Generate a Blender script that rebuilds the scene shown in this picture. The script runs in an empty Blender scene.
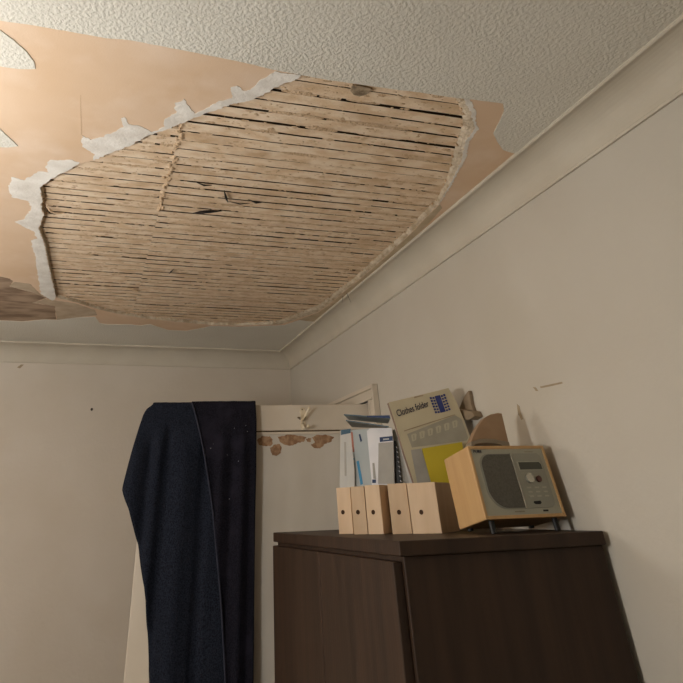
import bpy, bmesh, math, random
from mathutils import Vector, Matrix, noise
from mathutils.geometry import tessellate_polygon

sc = bpy.context.scene
COL = sc.collection

# ---------------------------------------------------------------- camera
EYE = Vector((0.0, 0.0, 1.66))
PPX, PPY = 284.5, 100.0                      # optical axis in the 683 x 683 frame (shifted lens)
VY, VX = (78.0, 519.0), (2600.0, 430.0)      # vanishing points of the room's depth and width
a_ = (VY[0]-PPX, VY[1]-PPY); b_ = (VX[0]-PPX, VX[1]-PPY)
FPX = math.sqrt(-(a_[0]*b_[0] + a_[1]*b_[1]))
Yd = Vector((a_[0], a_[1], FPX)).normalized()
Xd = Vector((b_[0], b_[1], FPX)).normalized()
Zd = Xd.cross(Yd)
RM = Matrix((Xd, Yd, Zd))                    # camera (x right, y down, z forward) -> room axes
cam = bpy.data.cameras.new('camera')
cam.sensor_fit = 'HORIZONTAL'; cam.sensor_width = 36.0
cam.lens = FPX/683.0*36.0
cam.shift_x = (341.5-PPX)/683.0
cam.shift_y = -(341.5-PPY)/683.0
cam.clip_start = 0.02
camo = bpy.data.objects.new('camera', cam); COL.objects.link(camo)
cx, cy, cz = RM @ Vector((1,0,0)), -(RM @ Vector((0,1,0))), -(RM @ Vector((0,0,1)))
mw = Matrix((cx, cy, cz)).transposed().to_4x4(); mw.translation = EYE
camo.matrix_world = mw
sc.camera = camo

# ---------------------------------------------------------------- world, light, exposure
w = bpy.data.worlds.new('world'); sc.world = w; w.use_nodes = True
w.node_tree.nodes['Background'].inputs[0].default_value = (0.75, 0.82, 1.0, 1)
w.node_tree.nodes['Background'].inputs[1].default_value = 0.05
LX = -1.5                                           # left wall
LAMPS = [((-.75, .90, 1.75), .10, 62.0), ((-1.12, 1.95, 1.95), .10, 30.0)]   # key lamp left of the view; second globe added to brighten the back wall
LAMP_C = (1.0, 0.975, 0.94)
vs = sc.view_settings
sc.display_settings.display_device = 'sRGB'
vs.view_transform = 'Standard'; vs.look = 'None'; vs.gamma = 1.0; vs.use_curve_mapping = False
vs.exposure = 0.46

# ---------------------------------------------------------------- measures
H = 0.72
ZC = EYE.z + H                 # ceiling
W = 1.406*H                    # right wall
D = 4.628*H                    # back wall
FY = -1.3                      # wall behind the camera
CA = 0.115*H                   # cornice projection

def ray(px, py): return RM @ Vector((px-PPX, py-PPY, FPX))
def on_z(px, py, z): r = ray(px, py); return EYE + r*((z-EYE.z)/r.z)
def on_y(px, py, y): r = ray(px, py); return EYE + r*(y/r.y)
def on_x(px, py, x): r = ray(px, py); return EYE + r*(x/r.x)
def on_plane(px, py, n, d): r = ray(px, py); n = Vector(n); return EYE + r*((d-n.dot(EYE))/n.dot(r))

# ---------------------------------------------------------------- materials
def lin(c):
    if isinstance(c, str): c = [int(c[i:i+2], 16) for i in (0, 2, 4)]
    return tuple(((v/255)/12.92 if v/255 <= .04045 else ((v/255+.055)/1.055)**2.4) for v in c[:3]) + (1,)

MATS = {}
def mat(name, c1, c2=None, scale=6.0, detail=4.0, lo=.35, hi=.65, rough=.8, bump=0.0, bscale=60.0, bdetail=3.0,
        stretch=(1,1,1), metal=0.0, vary=False, c3=None, scale3=2.0, lo3=.55, hi3=.7, bump_dist=.004, spec=.3, bkind='noise'):
    m = bpy.data.materials.new(name); m.use_nodes = True; MATS[name] = m
    nt = m.node_tree; b = nt.nodes['Principled BSDF']
    b.inputs['Roughness'].default_value = rough; b.inputs['Metallic'].default_value = metal
    b.inputs['Specular IOR Level'].default_value = spec
    tc = nt.nodes.new('ShaderNodeTexCoord'); mp = nt.nodes.new('ShaderNodeMapping')
    mp.inputs['Scale'].default_value = stretch
    nt.links.new(tc.outputs['Object'], mp.inputs['Vector'])
    if vary:
        oi = nt.nodes.new('ShaderNodeObjectInfo'); mu = nt.nodes.new('ShaderNodeMath'); mu.operation = 'MULTIPLY'; mu.inputs[1].default_value = 37.0
        nt.links.new(oi.outputs['Random'], mu.inputs[0]); cb_ = nt.nodes.new('ShaderNodeCombineXYZ')
        for k in range(3): nt.links.new(mu.outputs[0], cb_.inputs[k])
        nt.links.new(cb_.outputs[0], mp.inputs['Location'])
    def ntex(s, d):
        t = nt.nodes.new('ShaderNodeTexNoise'); t.inputs['Scale'].default_value = s; t.inputs['Detail'].default_value = d
        nt.links.new(mp.outputs['Vector'], t.inputs['Vector']); return t
    def mr(src, lo, hi):
        r = nt.nodes.new('ShaderNodeMapRange'); r.inputs[1].default_value = lo; r.inputs[2].default_value = hi
        nt.links.new(src, r.inputs[0]); return r.outputs[0]
    def mix(f, a, bb):
        x = nt.nodes.new('ShaderNodeMix'); x.data_type = 'RGBA'
        nt.links.new(f, x.inputs[0])
        for i, v in ((6, a), (7, bb)):
            if isinstance(v, tuple): x.inputs[i].default_value = v
            else: nt.links.new(v, x.inputs[i])
        return x.outputs[2]
    b.inputs['Base Color'].default_value = lin(c1)
    col = lin(c1)
    if c2 is not None:
        col = mix(mr(ntex(scale, detail).outputs[0], lo, hi), lin(c1), lin(c2))
    if c3 is not None:
        col = mix(mr(ntex(scale3, 5.0).outputs[0], lo3, hi3), col, lin(c3))
    if not isinstance(col, tuple): nt.links.new(col, b.inputs['Base Color'])
    if bump > 0:
        bn = nt.nodes.new('ShaderNodeBump'); bn.inputs['Strength'].default_value = bump; bn.inputs['Distance'].default_value = bump_dist
        if bkind == 'chips':
            nt.links.new(mr(ntex(bscale, 1.5).outputs[0], .40, .64), bn.inputs['Height'])
        else:
            nt.links.new(ntex(bscale, bdetail).outputs[0], bn.inputs['Height'])
        nt.links.new(bn.outputs[0], b.inputs['Normal'])
    return m

M_paper  = mat('embossed_white_paper', (222,219,208), (216,212,200), 3, rough=.7, bump=.42, bscale=145, bkind='chips', bump_dist=.0022)
M_peach  = mat('bare_peach_paper', (224,197,169), (218,188,156), 5, rough=.9, bump=.15, bscale=260, c3=(228,204,180), scale3=9, lo3=.5, hi3=.75, bump_dist=.002)
M_lining = mat('torn_white_lining', (240,236,228), (222,216,206), 22, rough=.9, bump=.5, bscale=120, bump_dist=.004)
M_skim   = mat('beige_skim', (196,178,154), (178,158,134), 18, rough=.95, bump=.3, bscale=120)
M_stain  = mat('damp_stain', (134,112,92), (176,152,128), 14, detail=8, lo=.4, hi=.62, rough=.95, bump=.3, bscale=90, stretch=(.6,1.6,1))
M_plast  = mat('broken_plaster', (222,208,186), (180,160,132), 35, detail=6, lo=.35, hi=.65, rough=1, bump=.9, bscale=150, bdetail=6, bump_dist=.008)
M_lath   = mat('dusty_lath_wood', vary=True, c1=(222,194,160), c2=(238,218,192), scale=34, detail=10, lo=.38, hi=.62, rough=.95, bump=.55, bscale=150, bdetail=10, stretch=(.6,1.1,1), c3=(196,164,128), scale3=15, lo3=.54, hi3=.78, bump_dist=.004)
M_resid  = mat('mortar_residue', (224,198,166), (196,166,132), 60, detail=6, rough=1, bump=1, bscale=190, bdetail=8, bump_dist=.006)
M_edge   = mat('lath_edge_gap_shade', (78,58,40), (52,38,26), 40, rough=1)  # old wood brown on lath sides and tops, darkened to paint shade into gaps
M_joist  = mat('joist_wood', '4a3826', '33261a', 10, rough=.9, stretch=(1,.2,1))
M_void   = mat('void_shade_board', '2a2119', '1c1610', 8, rough=1)  # near-black board colour stands in for the shade of the ceiling void
M_dark   = mat('dark_sliver', '3a322b', '1e1a17', 40, rough=.9)
M_corn   = mat('cornice_paint', 'c8c0b0', 'c0b7a6', 5, rough=.6, bump=.12, bscale=40)
M_wallb  = mat('magnolia_wall_paint', (206,197,184), (200,190,175), 3.0, rough=.75, bump=.25, bscale=70, c3=(198,187,171), scale3=1.6)
M_wallr  = mat('cream_wall_paint', (196,190,178), (190,183,170), 2.5, rough=.7, bump=.2, bscale=60, c3=(188,181,167), scale3=1.8)
M_patch  = mat('filler_patch', 'cdc3ae', 'c4b8a0', 4, rough=.7, bump=.15, bscale=70)
M_smudge = mat('wall_smudge', '8f8067', 'a3937a', 60, rough=.9)
M_floor  = mat('brown_carpet', '6b5a48', '5b4b3b', 30, rough=1, bump=.5, bscale=300)
M_doorp  = mat('old_white_gloss', 'd2c8b8', 'c9beac', 4, rough=.45, bump=.15, bscale=35, spec=.4)
M_doorq  = mat('old_white_panel', 'cbc5ba', 'bfb8aa', 5, rough=.5, bump=.2, bscale=30, stretch=(1,1,.5))
M_chip   = mat('bare_brown_wood', '8a6a4f', 'a98a6c', 60, detail=6, lo=.4, hi=.6, rough=.9, bump=.6, bscale=120)
M_groove = mat('dark_groove', '55452f', rough=.9)
M_hook   = mat('painted_hook', (224,212,188), (200,184,152), 40, rough=.4, spec=.5)
M_robe   = mat('navy_towelling', (41,46,58), (21,24,33), 260, detail=4, rough=1, bump=1, bscale=420, bdetail=4, bump_dist=.004, spec=.1)
M_robe2  = mat('dark_navy_towelling', (36,35,44), (20,20,28), 260, detail=4, rough=1, bump=1, bscale=420, bdetail=4, bump_dist=.004, spec=.1, c3='26242e', scale3=14)
M_piping = mat('robe_piping', (52,54,66), (42,44,56), 60, rough=1)
M_lint   = mat('lint', '8a8c94', rough=1)
M_ply    = mat('birch_ply', (202,177,147), (192,165,134), 14, rough=.6, stretch=(2.5,2.5,.4), bump=.1, bscale=60)
M_hole   = mat('finger_hole_dark', '3a2616', rough=.9)
M_beech  = mat('beech_veneer', (190,154,106), (181,144,97), 16, rough=.45, stretch=(3,3,.35), bump=.08, bscale=80, spec=.4)
M_silver = mat('silver_fascia', 'a3a192', 'a09e8e', 40, rough=.38, metal=.35)
M_silv2  = mat('control_panel_silver', '908f83', rough=.35, metal=.35)
M_grille = mat('grey_speaker_mesh', '66635a', '5c5950', 300, detail=1, rough=.6, bump=.8, bscale=900, metal=.3, bump_dist=.002)
M_lcd    = mat('lcd_screen', '4a4a40', rough=.15)
M_knob   = mat('chrome_knob', 'b5b3a8', rough=.25, metal=.7)
M_red    = mat('dark_red_button', '54302a', rough=.4)
M_black  = mat('black_plastic', (28,26,24), rough=.5)
M_ink    = mat('ink_navy', '2a2b3c', rough=.8)
M_handle = mat('tan_handle', (158,132,104), (148,121,94), 20, rough=.6)
M_lip    = mat('grey_lip', '857a68', rough=.5)
M_pack   = mat('beige_card', (190,180,152), (182,171,143), 8, rough=.55, spec=.4)
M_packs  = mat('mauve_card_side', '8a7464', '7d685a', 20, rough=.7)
M_window = mat('package_window', '969180', '9f9a8a', 30, rough=.3, spec=.5)
M_fig    = mat('pale_drawing', 'b3ac95', rough=.5)
M_blue   = mat('print_blue', '39427a', '303868', 60, rough=.6)
M_yellow = mat('yellow_card', 'c0ad35', 'b8a42c', 10, rough=.5)
M_white  = mat('white_paper', 'bdbbb4', 'b2b1ac', 20, rough=.6)
M_mag    = mat('glossy_white_cover', (208,206,206), (200,199,200), 20, rough=.4, spec=.5)
M_bluew  = mat('pale_blue_paper', (160,168,168), (172,175,172), 20, rough=.6, stretch=(1,1,.4))
M_greyp  = mat('grey_paper', '9a978f', 'a6a299', 20, rough=.6)
M_teal   = mat('teal_edge', '3e5a6a', rough=.6)
M_cyan   = mat('cyan_print', '3d84ab', rough=.6)
M_redp   = mat('red_print', 'a8705f', rough=.6)
M_navy   = mat('navy_label', '2c3d5e', rough=.6)
M_cab    = mat('dark_stained_wood', '3b2a1e', '2c1f16', 9, rough=.5, stretch=(3,3,.3), bump=.1, bscale=60)
M_metal  = mat('nail_metal', '3a332b', rough=.6, metal=.4)
M_bracket= mat('grey_brown_wood', '8d7c66', '7d6d58', 30, rough=.8)

# ---------------------------------------------------------------- mesh helpers
def link(name, me, m=None, parent=None):
    o = bpy.data.objects.new(name, me); COL.objects.link(o)
    if m is not None: me.materials.append(m)
    if parent is not None: o.parent = parent
    return o
def tag(o, label=None, cat=None, group=None, kind=None):
    if label: o['label'] = label
    if cat: o['category'] = cat
    if group: o['group'] = group
    if kind: o['kind'] = kind
    return o
def empty(name, loc=(0,0,0), rz=0):
    o = bpy.data.objects.new(name, None); COL.objects.link(o); o.location = loc; o.rotation_euler = (0,0,rz); o.empty_display_size = .05
    return o
def pyd(name, vs_, fs, m=None, parent=None, smooth=False, fixn=True):
    me = bpy.data.meshes.new(name); me.from_pydata([tuple(v) for v in vs_], [], fs); me.update()
    if fixn:
        bm = bmesh.new(); bm.from_mesh(me); bmesh.ops.recalc_face_normals(bm, faces=bm.faces); bm.to_mesh(me); bm.free()
    if smooth: me.polygons.foreach_set('use_smooth', [True]*len(me.polygons))
    return link(name, me, m, parent)
def boxv(x0,x1,y0,y1,z0,z1):
    return [(x0,y0,z0),(x1,y0,z0),(x1,y1,z0),(x0,y1,z0),(x0,y0,z1),(x1,y0,z1),(x1,y1,z1),(x0,y1,z1)], \
           [(0,3,2,1),(4,5,6,7),(0,1,5,4),(1,2,6,5),(2,3,7,6),(3,0,4,7)]
def boxes(name, lst, m, parent=None, bevel=0):
    V, F = [], []
    for b in lst:
        v, f = boxv(*b); n = len(V); V += v; F += [tuple(i+n for i in q) for q in f]
    o = pyd(name, V, F, m, parent)
    if bevel:
        md = o.modifiers.new('bevel', 'BEVEL'); md.width = bevel; md.segments = 2; md.limit_method = 'ANGLE'
    return o
def prism(name, pts, vec, m, parent=None, smooth=False, bevel=0):
    """polygon (3-D points, planar) pushed along vec"""
    n = len(pts); pts = [Vector(p) for p in pts]; vec = Vector(vec)
    tris = tessellate_polygon([pts])
    V = pts + [p+vec for p in pts]
    F = [tuple(t) for t in tris] + [tuple(i+n for i in reversed(t)) for t in tris]
    F += [(i, (i+1) % n, (i+1) % n + n, i+n) for i in range(n)]
    o = pyd(name, V, F, m, parent)
    if bevel:
        md = o.modifiers.new('bevel', 'BEVEL'); md.width = bevel; md.segments = 2; md.limit_method = 'ANGLE'
    return o
def rough(poly, step=.006, amp=.002, seed=1, closed=True):
    out = []; n = len(poly)
    for i in range(n if closed else n-1):
        a, b = Vector(poly[i]), Vector(poly[(i+1) % n]); l = (b-a).length
        k = max(1, int(l/step))
        d = (b-a).normalized() if l > 1e-9 else Vector((1,0,0)); nrm = Vector((-d.y, d.x, 0))
        for j in range(k):
            p = a.lerp(b, j/k)
            s = noise.noise(p*110+Vector((seed*7.3,0,0)))*1.0 + noise.noise(p*310+Vector((0,seed*3.1,0)))*.9
            out.append(p + nrm*amp*s*(1.0 if j else .3))
    if not closed: out.append(Vector(poly[-1]))
    return out
def jag(poly, step, amp, seed):
    rnd = random.Random(seed); out = []; n = len(poly)
    for i in range(n):
        a, b = Vector(poly[i]), Vector(poly[(i+1) % n]); l = (b-a).length; k = max(1, int(l/step))
        d = (b-a).normalized() if l > 1e-9 else Vector((1,0,0)); nr = Vector((-d.y, d.x, 0))
        for j in range(k):
            out.append(a.lerp(b, (j+rnd.uniform(-.2,.2)*(j > 0))/k) + nr*rnd.uniform(-amp, amp)*(1 if j else .4))
    return out
def sheet(name, outer, z0, z1, m, parent, holes=()):
    """horizontal slab with holes between z0 and z1"""
    rings = [[Vector((p[0], p[1], 0)) for p in outer]] + [[Vector((p[0], p[1], 0)) for p in h] for h in holes]
    tris = tessellate_polygon(rings); flat = [p for r in rings for p in r]; n = len(flat)
    V = [Vector((p.x, p.y, z0)) for p in flat] + [Vector((p.x, p.y, z1)) for p in flat]
    F = [tuple(t) for t in tris] + [tuple(i+n for i in reversed(t)) for t in tris]
    k = 0
    for r in rings:
        c = len(r)
        F += [(k+i, k+(i+1) % c, k+(i+1) % c+n, k+i+n) for i in range(c)]; k += c
    return pyd(name, V, F, m, parent)
def tube(name, pts, r, m, parent=None, seg=6, taper=None):
    V, F = [], []; pts = [Vector(p) for p in pts]
    for i, p in enumerate(pts):
        d = (pts[min(i+1, len(pts)-1)] - pts[max(i-1, 0)]).normalized()
        u = d.orthogonal().normalized() if abs(d.z) < .9 else d.cross(Vector((1,0,0))).normalized()
        v = d.cross(u); rr = r if taper is None else r*taper[i]
        for j in range(seg):
            t = 2*math.pi*j/seg; V.append(p + (u*math.cos(t)+v*math.sin(t))*rr)
    for i in range(len(pts)-1):
        for j in range(seg):
            F.append((i*seg+j, i*seg+(j+1) % seg, (i+1)*seg+(j+1) % seg, (i+1)*seg+j))
    F.append(tuple(range(seg))); F.append(tuple(range((len(pts)-1)*seg, len(pts)*seg)))
    return pyd(name, V, F, m, parent, smooth=True)
def cyl(name, c, axis, r, h, m, parent=None, seg=20, bevel=0):
    c = Vector(c); ax = Vector(axis).normalized(); u = ax.orthogonal().normalized(); v = ax.cross(u)
    return prism(name, [c+(u*math.cos(2*math.pi*i/seg)+v*math.sin(2*math.pi*i/seg))*r for i in range(seg)], ax*h, m, parent, bevel=bevel)
def lettering(name, body, origin, xdir, ydir, size, m, parent, squeeze=1.0, bold=0.0):
    cu = bpy.data.curves.new(name, 'FONT'); cu.body = body; cu.size = size; cu.extrude = .0003; cu.offset = bold
    tmp = bpy.data.objects.new(name, cu); COL.objects.link(tmp)
    bpy.context.view_layer.update()
    me = bpy.data.meshes.new_from_object(tmp.evaluated_get(bpy.context.evaluated_depsgraph_get()))
    bpy.data.objects.remove(tmp)
    x = Vector(xdir).normalized(); y = Vector(ydir).normalized(); z = x.cross(y)
    mt = Matrix((x*squeeze, y, z)).transposed().to_4x4(); mt.translation = Vector(origin)
    me.transform(mt); me.materials.clear()
    return link(name, me, m, parent)

# ================================================================ THE ROOM
T = .12
fl = boxes('floor', [(LX, W, FY, D, -.05, 0)], M_floor); tag(fl, 'brown carpet covering the bedroom floor', 'floor', kind='structure')
HY0, HY1, HZ = 3.17*H, 3.17*H+.80, EYE.z+.4505*H+.004        # doorway in the right wall
wb = boxes('wall_back', [(LX-T, W+T, D, D+T, 0, ZC+.1)], M_wallb); tag(wb, 'plain magnolia wall behind the open door', 'wall', kind='structure')
wr = boxes('wall_right', [(W, W+T, FY, HY0-.012, 0, ZC+.1), (W, W+T, HY1+.012, D, 0, ZC+.1), (W, W+T, HY0-.012, HY1+.012, HZ+.012, ZC+.1)], M_wallr)
tag(wr, 'cream painted wall on the right with the doorway', 'wall', kind='structure')
wl = boxes('wall_left', [(LX-T, LX, FY, D, 0, ZC+.1)], M_wallb)
tag(wl, 'magnolia wall on the left behind the floor lamp', 'wall', kind='structure')
wf = boxes('wall_front', [(LX-T, W+T, FY-T, FY, 0, ZC+.1)], M_wallb); tag(wf, 'magnolia wall behind the viewer', 'wall', kind='structure')
wh = boxes('wall_hall', [(W+1.0, W+1.05, HY0-.6, D+.6, 0, ZC+.1)], M_wallb); tag(wh, 'hall wall beyond the doorway', 'wall', kind='structure')
# globe lamps: the key lamp and an added fill for the back wall
def key_fill_lamp(pos, rad_, power, label):
    lamp = empty('key_fill_lamp', (pos[0], pos[1], 0)); tag(lamp, label, 'lamp')
    cyl('base', Vector((0,0,0)), (0,0,1), .13, .018, M_metal, lamp, 32, .004)
    cyl('pole', Vector((0,0,.018)), (0,0,1), .009, pos[2]-rad_-.014, M_metal, lamp, 12)
    g = bpy.data.materials.new('glowing_globe'); g.use_nodes = True
    gb = g.node_tree.nodes['Principled BSDF']; gb.inputs['Base Color'].default_value = (.9,.9,.88,1)
    gb.inputs['Emission Color'].default_value = (*LAMP_C, 1); gb.inputs['Emission Strength'].default_value = power
    bm = bmesh.new(); bmesh.ops.create_uvsphere(bm, u_segments=24, v_segments=14, radius=rad_)
    bmesh.ops.translate(bm, verts=bm.verts, vec=(0,0,pos[2])); gm = bpy.data.meshes.new('globe'); bm.to_mesh(gm); bm.free()
    gm.polygons.foreach_set('use_smooth', [True]*len(gm.polygons)); link('globe', gm, g, lamp)
key_fill_lamp(*LAMPS[0], 'tall floor lamp with white glowing globe left of the viewer')
key_fill_lamp(*LAMPS[1], 'taller added fill lamp with glowing globe brightening the back wall')

# ---------------------------------------------------------------- cornice
r_ = CA-.014
prof = [(CA, 0), (CA, -.0065), (CA-.003, -.0085), (CA-.007, -.0085)]
for i in range(13):
    t = math.pi/2*i/12
    prof.append((CA-.007-r_*math.sin(t)*.999, -(CA-.007)+r_*math.cos(t)*.999))
prof += [(.008, -(CA-.005)), (.006, -CA), (0, -CA)]
def cornice(name, pt, label):
    V, F = [], []; n = len(prof)
    for e in (0, 1):
        for (d, z) in prof: V.append(pt(d, z, e))
    for e in (0, 1): V.append(pt(0, 0, e))
    for i in range(n-1): F.append((i, i+1, n+i+1, n+i))
    F.append(tuple(range(n)) + (2*n,)); F.append(tuple(range(n, 2*n)) + (2*n+1,))
    o = pyd(name, V, F, M_corn); tag(o, label, 'cornice', kind='structure')
    bev = o.data; return o
cornice('trim_1', lambda d, z, e: (W-d, (FY if e == 0 else D-d), ZC+z), 'cove cornice along the top of the right wall')
cornice('trim_2', lambda d, z, e: ((LX if e == 0 else W-d), D-d, ZC+z), 'cove cornice along the top of the back wall')

# ================================================================ CEILING
def C(p): v = on_z(p[0], p[1], ZC); return Vector((v.x, v.y, 0))
def Cs(l): return [C(p) for p in l]
# broken hole: (edge at the ceiling face, edge at the lath face)
left_top = [(302,72.8),(290.5,81.4),(275,87),(263,94.8),(246.7,100.5),(231,104),(214.8,110.5),(193.8,117),(171,127.6),(146,136),
            (129,145.7),(110,153.3),(93.3,160),(76,165.7),(61,173.3),(49.5,180),(40,187.6),(42,199),(41,208.5),(44,214),(39,229),
            (44.8,244),(47.6,259.5),(51.4,276.6),(56,297.6),(76,302.3),(95,308.5),(114,313),(145,318.5),(180,322),(210.7,325),(240,325.6),(262,324.8)]
right = [((281,324.3),(277,321)),((300,318),(291,314.5)),((318,312),(316,304)),((331,303),(326,296.5)),((344,291.5),(337,288)),((356,282),(350,281)),((368,272),(362,269)),((390,252.5),(386,247)),((410,234),(405,231.5)),((427,216),(422,213)),
         ((440,203),(435.5,201)),((450,184),(444.5,182)),((457,170),(450,166)),((462,158),(452,156)),((465,142),(456,146)),((475,127),(459,131)),((471,113),(462,118)),((464,98.5),(456.5,108.5)),((452,94.8),(452,95.2))]
top = [(436.7,92.6),(421.4,90),(391,86.2),(370,83.3),(351,80.5),(330,77.6)]
outer_px = left_top + [a for a, b in right] + top
cen = Vector((.1*H*3, 2.4*H, 0))
outer_c = Cs(outer_px)
inner_c = []
for i, p in enumerate(outer_px):
    q = C(p)
    if i < len(left_top) or i >= len(left_top)+len(right): inner_c.append(q + (cen-q).normalized()*.003)
    else: inner_c.append(q.lerp(C(right[i-len(left_top)][1]), .75 if i > len(left_top)+11 else .45))
def paired(A, B, step):
    oa, ob = [], []; n = len(A)
    for i in range(n):
        a, b, a2, b2 = A[i], A[(i+1) % n], B[i], B[(i+1) % n]
        k = max(1, int((b-a).length/step)); d = (b-a).normalized(); nr = Vector((-d.y, d.x, 0))
        istop = (i >= len(left_top)+len(right)-1) 
        for j in range(k):
            p = a.lerp(b, j/k); q = a2.lerp(b2, j/k)
            s1 = noise.noise(p*90) + .8*noise.noise(p*260); s2 = noise.noise(q*100+Vector((5,5,0))) + .8*noise.noise(q*300)
            oa.append(p + nr*s1*(.0008 if istop else .0026)); ob.append(q + nr*s2*(.0012 if istop else .0030))
    return oa, ob
HO, HI = paired(outer_c, inner_c, .0055)
ZL = ZC + .011                                        # lath face
room = [Vector((LX, FY, 0)), Vector((W, FY, 0)), Vector((W, D, 0)), Vector((LX, D, 0))]
# base plaster, its hole bevelled: face ring HO at ZC, ring HI at ZL
def base_slab():
    tris = tessellate_polygon([room, HO]); flat = room + HO
    V = [Vector((p.x, p.y, ZC)) for p in flat]; F = [tuple(t) for t in tris]
    n0 = len(V)
    V += [Vector((p.x, p.y, ZL+.004)) for p in room]
    F += [(i, (i+1) % 4, n0+(i+1) % 4, n0+i) for i in range(4)]
    return pyd('ceiling', V, F, M_peach, fixn=False)
ceil = base_slab(); tag(ceil, 'ceiling with a large broken hole showing wooden laths', 'ceiling', kind='structure')
n = len(HO)
V = [Vector((p.x, p.y, ZC)) for p in HO] + [Vector((a.x*.45+b.x*.55, a.y*.45+b.y*.55, ZC+.004+.002*noise.noise(a*150))) for a, b in zip(HO, HI)] + [Vector((p.x, p.y, ZL+.001)) for p in HI]
F = []
for k in (0, n):
    F += [(k+i, k+(i+1) % n, k+(i+1) % n+n, k+i+n) for i in range(n)]
tag(pyd('broken_plaster_edge', V, F, M_plast, ceil), 'crumbly pale plaster edge of the hole')

# white embossed paper still on the ceiling
ZP = ZC-.0016
seam = [(0,20),(34,24.8),(80,33),(106.6,37.6),(130,39.5),(157,44.6),(200,53),(242,61.6),(272,68.8),(297,73.5),(302,74.6),(330,79.7),(351,82.6),(370,85.4),(391,88.3),(421.4,92.1),(436.7,94.7),(452,96.7),(464,98),(503,103)]
edge_r = [(504,110.5),(499,122),(493.3,133.3),(497,141),(503,149.5),(512,152.4)]
sm = Cs(seam)
front_poly = [Vector((LX, FY, 0)), Vector((W-.01, FY, 0)), Vector((W-.01, C((512,152.4)).y, 0))] + list(reversed(rough(sm + Cs(edge_r), .012, .0013, 2, closed=False))) + [Vector((LX, C((0,20)).y-.02, 0))]
tag(sheet('embossed_paper', front_poly, ZP, ZC-.0001, M_paper, ceil), 'white embossed ceiling paper still stuck up')
back_px = [(0,320.4),(22.8,321.4),(43.8,319.5),(57,319.8),(80,317),(95,316.7),(100,323),(108,324.3),(130,324.3),(140.4,325.3),(150,324),(157,326.4),(168.5,330),(187,330.6),(203.7,327.5),(210.7,326),(240,326.6),(262,326),(284,325),(300,319.8),(307,321)]
bp = Cs(back_px)
back_poly = rough(bp, .012, .003, 5, closed=False) + [Vector((W-.03, bp[-1].y, 0)), Vector((W-.03, D-.02, 0)), Vector((LX, D-.02, 0)), Vector((LX, bp[0].y, 0))]
tag(sheet('embossed_paper', back_poly, ZC-.0010, ZC-.0001, M_paper, ceil), 'strip of white paper along the back cornice')
for k, pl in enumerate(([(-45,38),(-25,20),(0,29.5),(13,39),(26.6,51),(34,61),(35.5,68.5),(19,68.5),(0,65.7),(-50,62)], [(-40,90),(0,128.6),(10,138),(18,145.7),(7.6,147),(0,146.6),(-40,140)])):
    tag(sheet('paper_remnant', rough(Cs(pl), .01, .001, 8+k), ZP, ZC-.0001, M_paper, ceil), 'pointed remnant of white ceiling paper')
# torn white lining round the hole
lin1 = [(52,300.5),(41,293.8),(39,282),(37,269),(36,257.6),(30.5,240.5),(37,238.6),(34,231),(22.8,226),(15,221.8),(22.8,219.5),(27,214),(31.4,208.5),(28.6,201),(11.4,197),(8.6,185.7),(11.4,177),(24.8,180),(38,171.4),(48.6,172.4),(45.7,165.7),(49.5,160),(72.4,160),(80,162.4)]
in1 = [(76,165.9),(61,173.5),(49.5,180.2),(40,187.6),(42,199),(41,208.5),(43.6,214),(38.6,229),(44.4,244),(47.3,259.5),(51,276.6),(56,297.6)]
lin2 = [(95,154.3),(82,145.7),(82,135),(91.4,140),(114,132.4),(123.8,126.7),(121.4,118.5),(125,117),(129,123.8),(142.4,126.7),(152,132.4),(165,126.7),(164,119),(175.7,113.3),(174.8,102.9),(184,99),(189,105.7),(194.5,114),(207,107.6),(218.6,101),(232,98),(231,87.5),(237,85.5),(244.8,91),(250,90),(258,82.4),(268,76),(276,71),(290,73.2),(301,75.2)]
in2 = [(290.5,81.6),(275,87.2),(263,95),(246.7,100.7),(231,104.2),(214.8,110.7),(193.8,117.2),(171,127.8),(146,136.2),(129,145.9),(110,153.5),(93.3,160.2)]
for k, pl in enumerate((lin1+in1, lin2+in2)):
    tag(sheet('torn_lining', jag(jag(Cs(pl), .008, .0030, 60+k), .003, .0011, 20+k), ZC-.0009, ZC-.0001, M_lining, ceil), 'torn white lining round the hole edge')
rr = [(438,206),(451,186),(459,170),(466,158),(469,142),(479,128),(476,124),(476,113),(470,99),(464,98.5),(471,113),(475,127),(465,142),(462,158),(457,170),(450,184),(440,203)]
tag(sheet('torn_lining', jag(Cs(rr), .006, .0022, 25), ZC-.0008, ZC-.0001, M_lining, ceil), 'torn white lining round the hole edge')
strip = [(298,320),(318,312.6),(331,303.6),(344,292),(356,282.5),(368,272.5),(390,253),(410,234.5),(427,216.5),(440,204),(442,208),(430,222),(412,239),(392,257),(372,274),(345,297),(320,318),(306,327)]
tag(sheet('skim_patch', rough(Cs(strip), .008, .0015, 41), ZC-.0008, ZC-.0001, mat('pale_skim', 'c9b79c', 'bba88b', 30, rough=.95, bump=.4, bscale=120), ceil), 'pale plaster strip along the cornice')
sk = [(52,300),(76,303.5),(95,310),(97,315),(80,317),(57,320),(55,306),(40,303.5),(32,303),(45,299)]
tag(sheet('skim_patch', jag(Cs(sk), .007, .002, 31), ZC-.0007, ZC-.0001, M_skim, ceil), 'beige skim patch')
sk2 = [(9,286),(14,282),(30,284),(40,294),(50,299.5),(44,297),(34,292.5)]
tag(sheet('skim_patch', rough(Cs(sk2), .006, .003, 32), ZC-.0007, ZC-.0001, M_skim, ceil), 'beige skim patch')
st = [(-80,268),(-30,272),(0,276.6),(10,279),(13,281),(9.5,286.5),(34,292.8),(45.7,297.8),(32,303.2),(55,306),(56,319.3),(43.8,319.3),(22.8,321),(0,320),(-80,316)]
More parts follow.
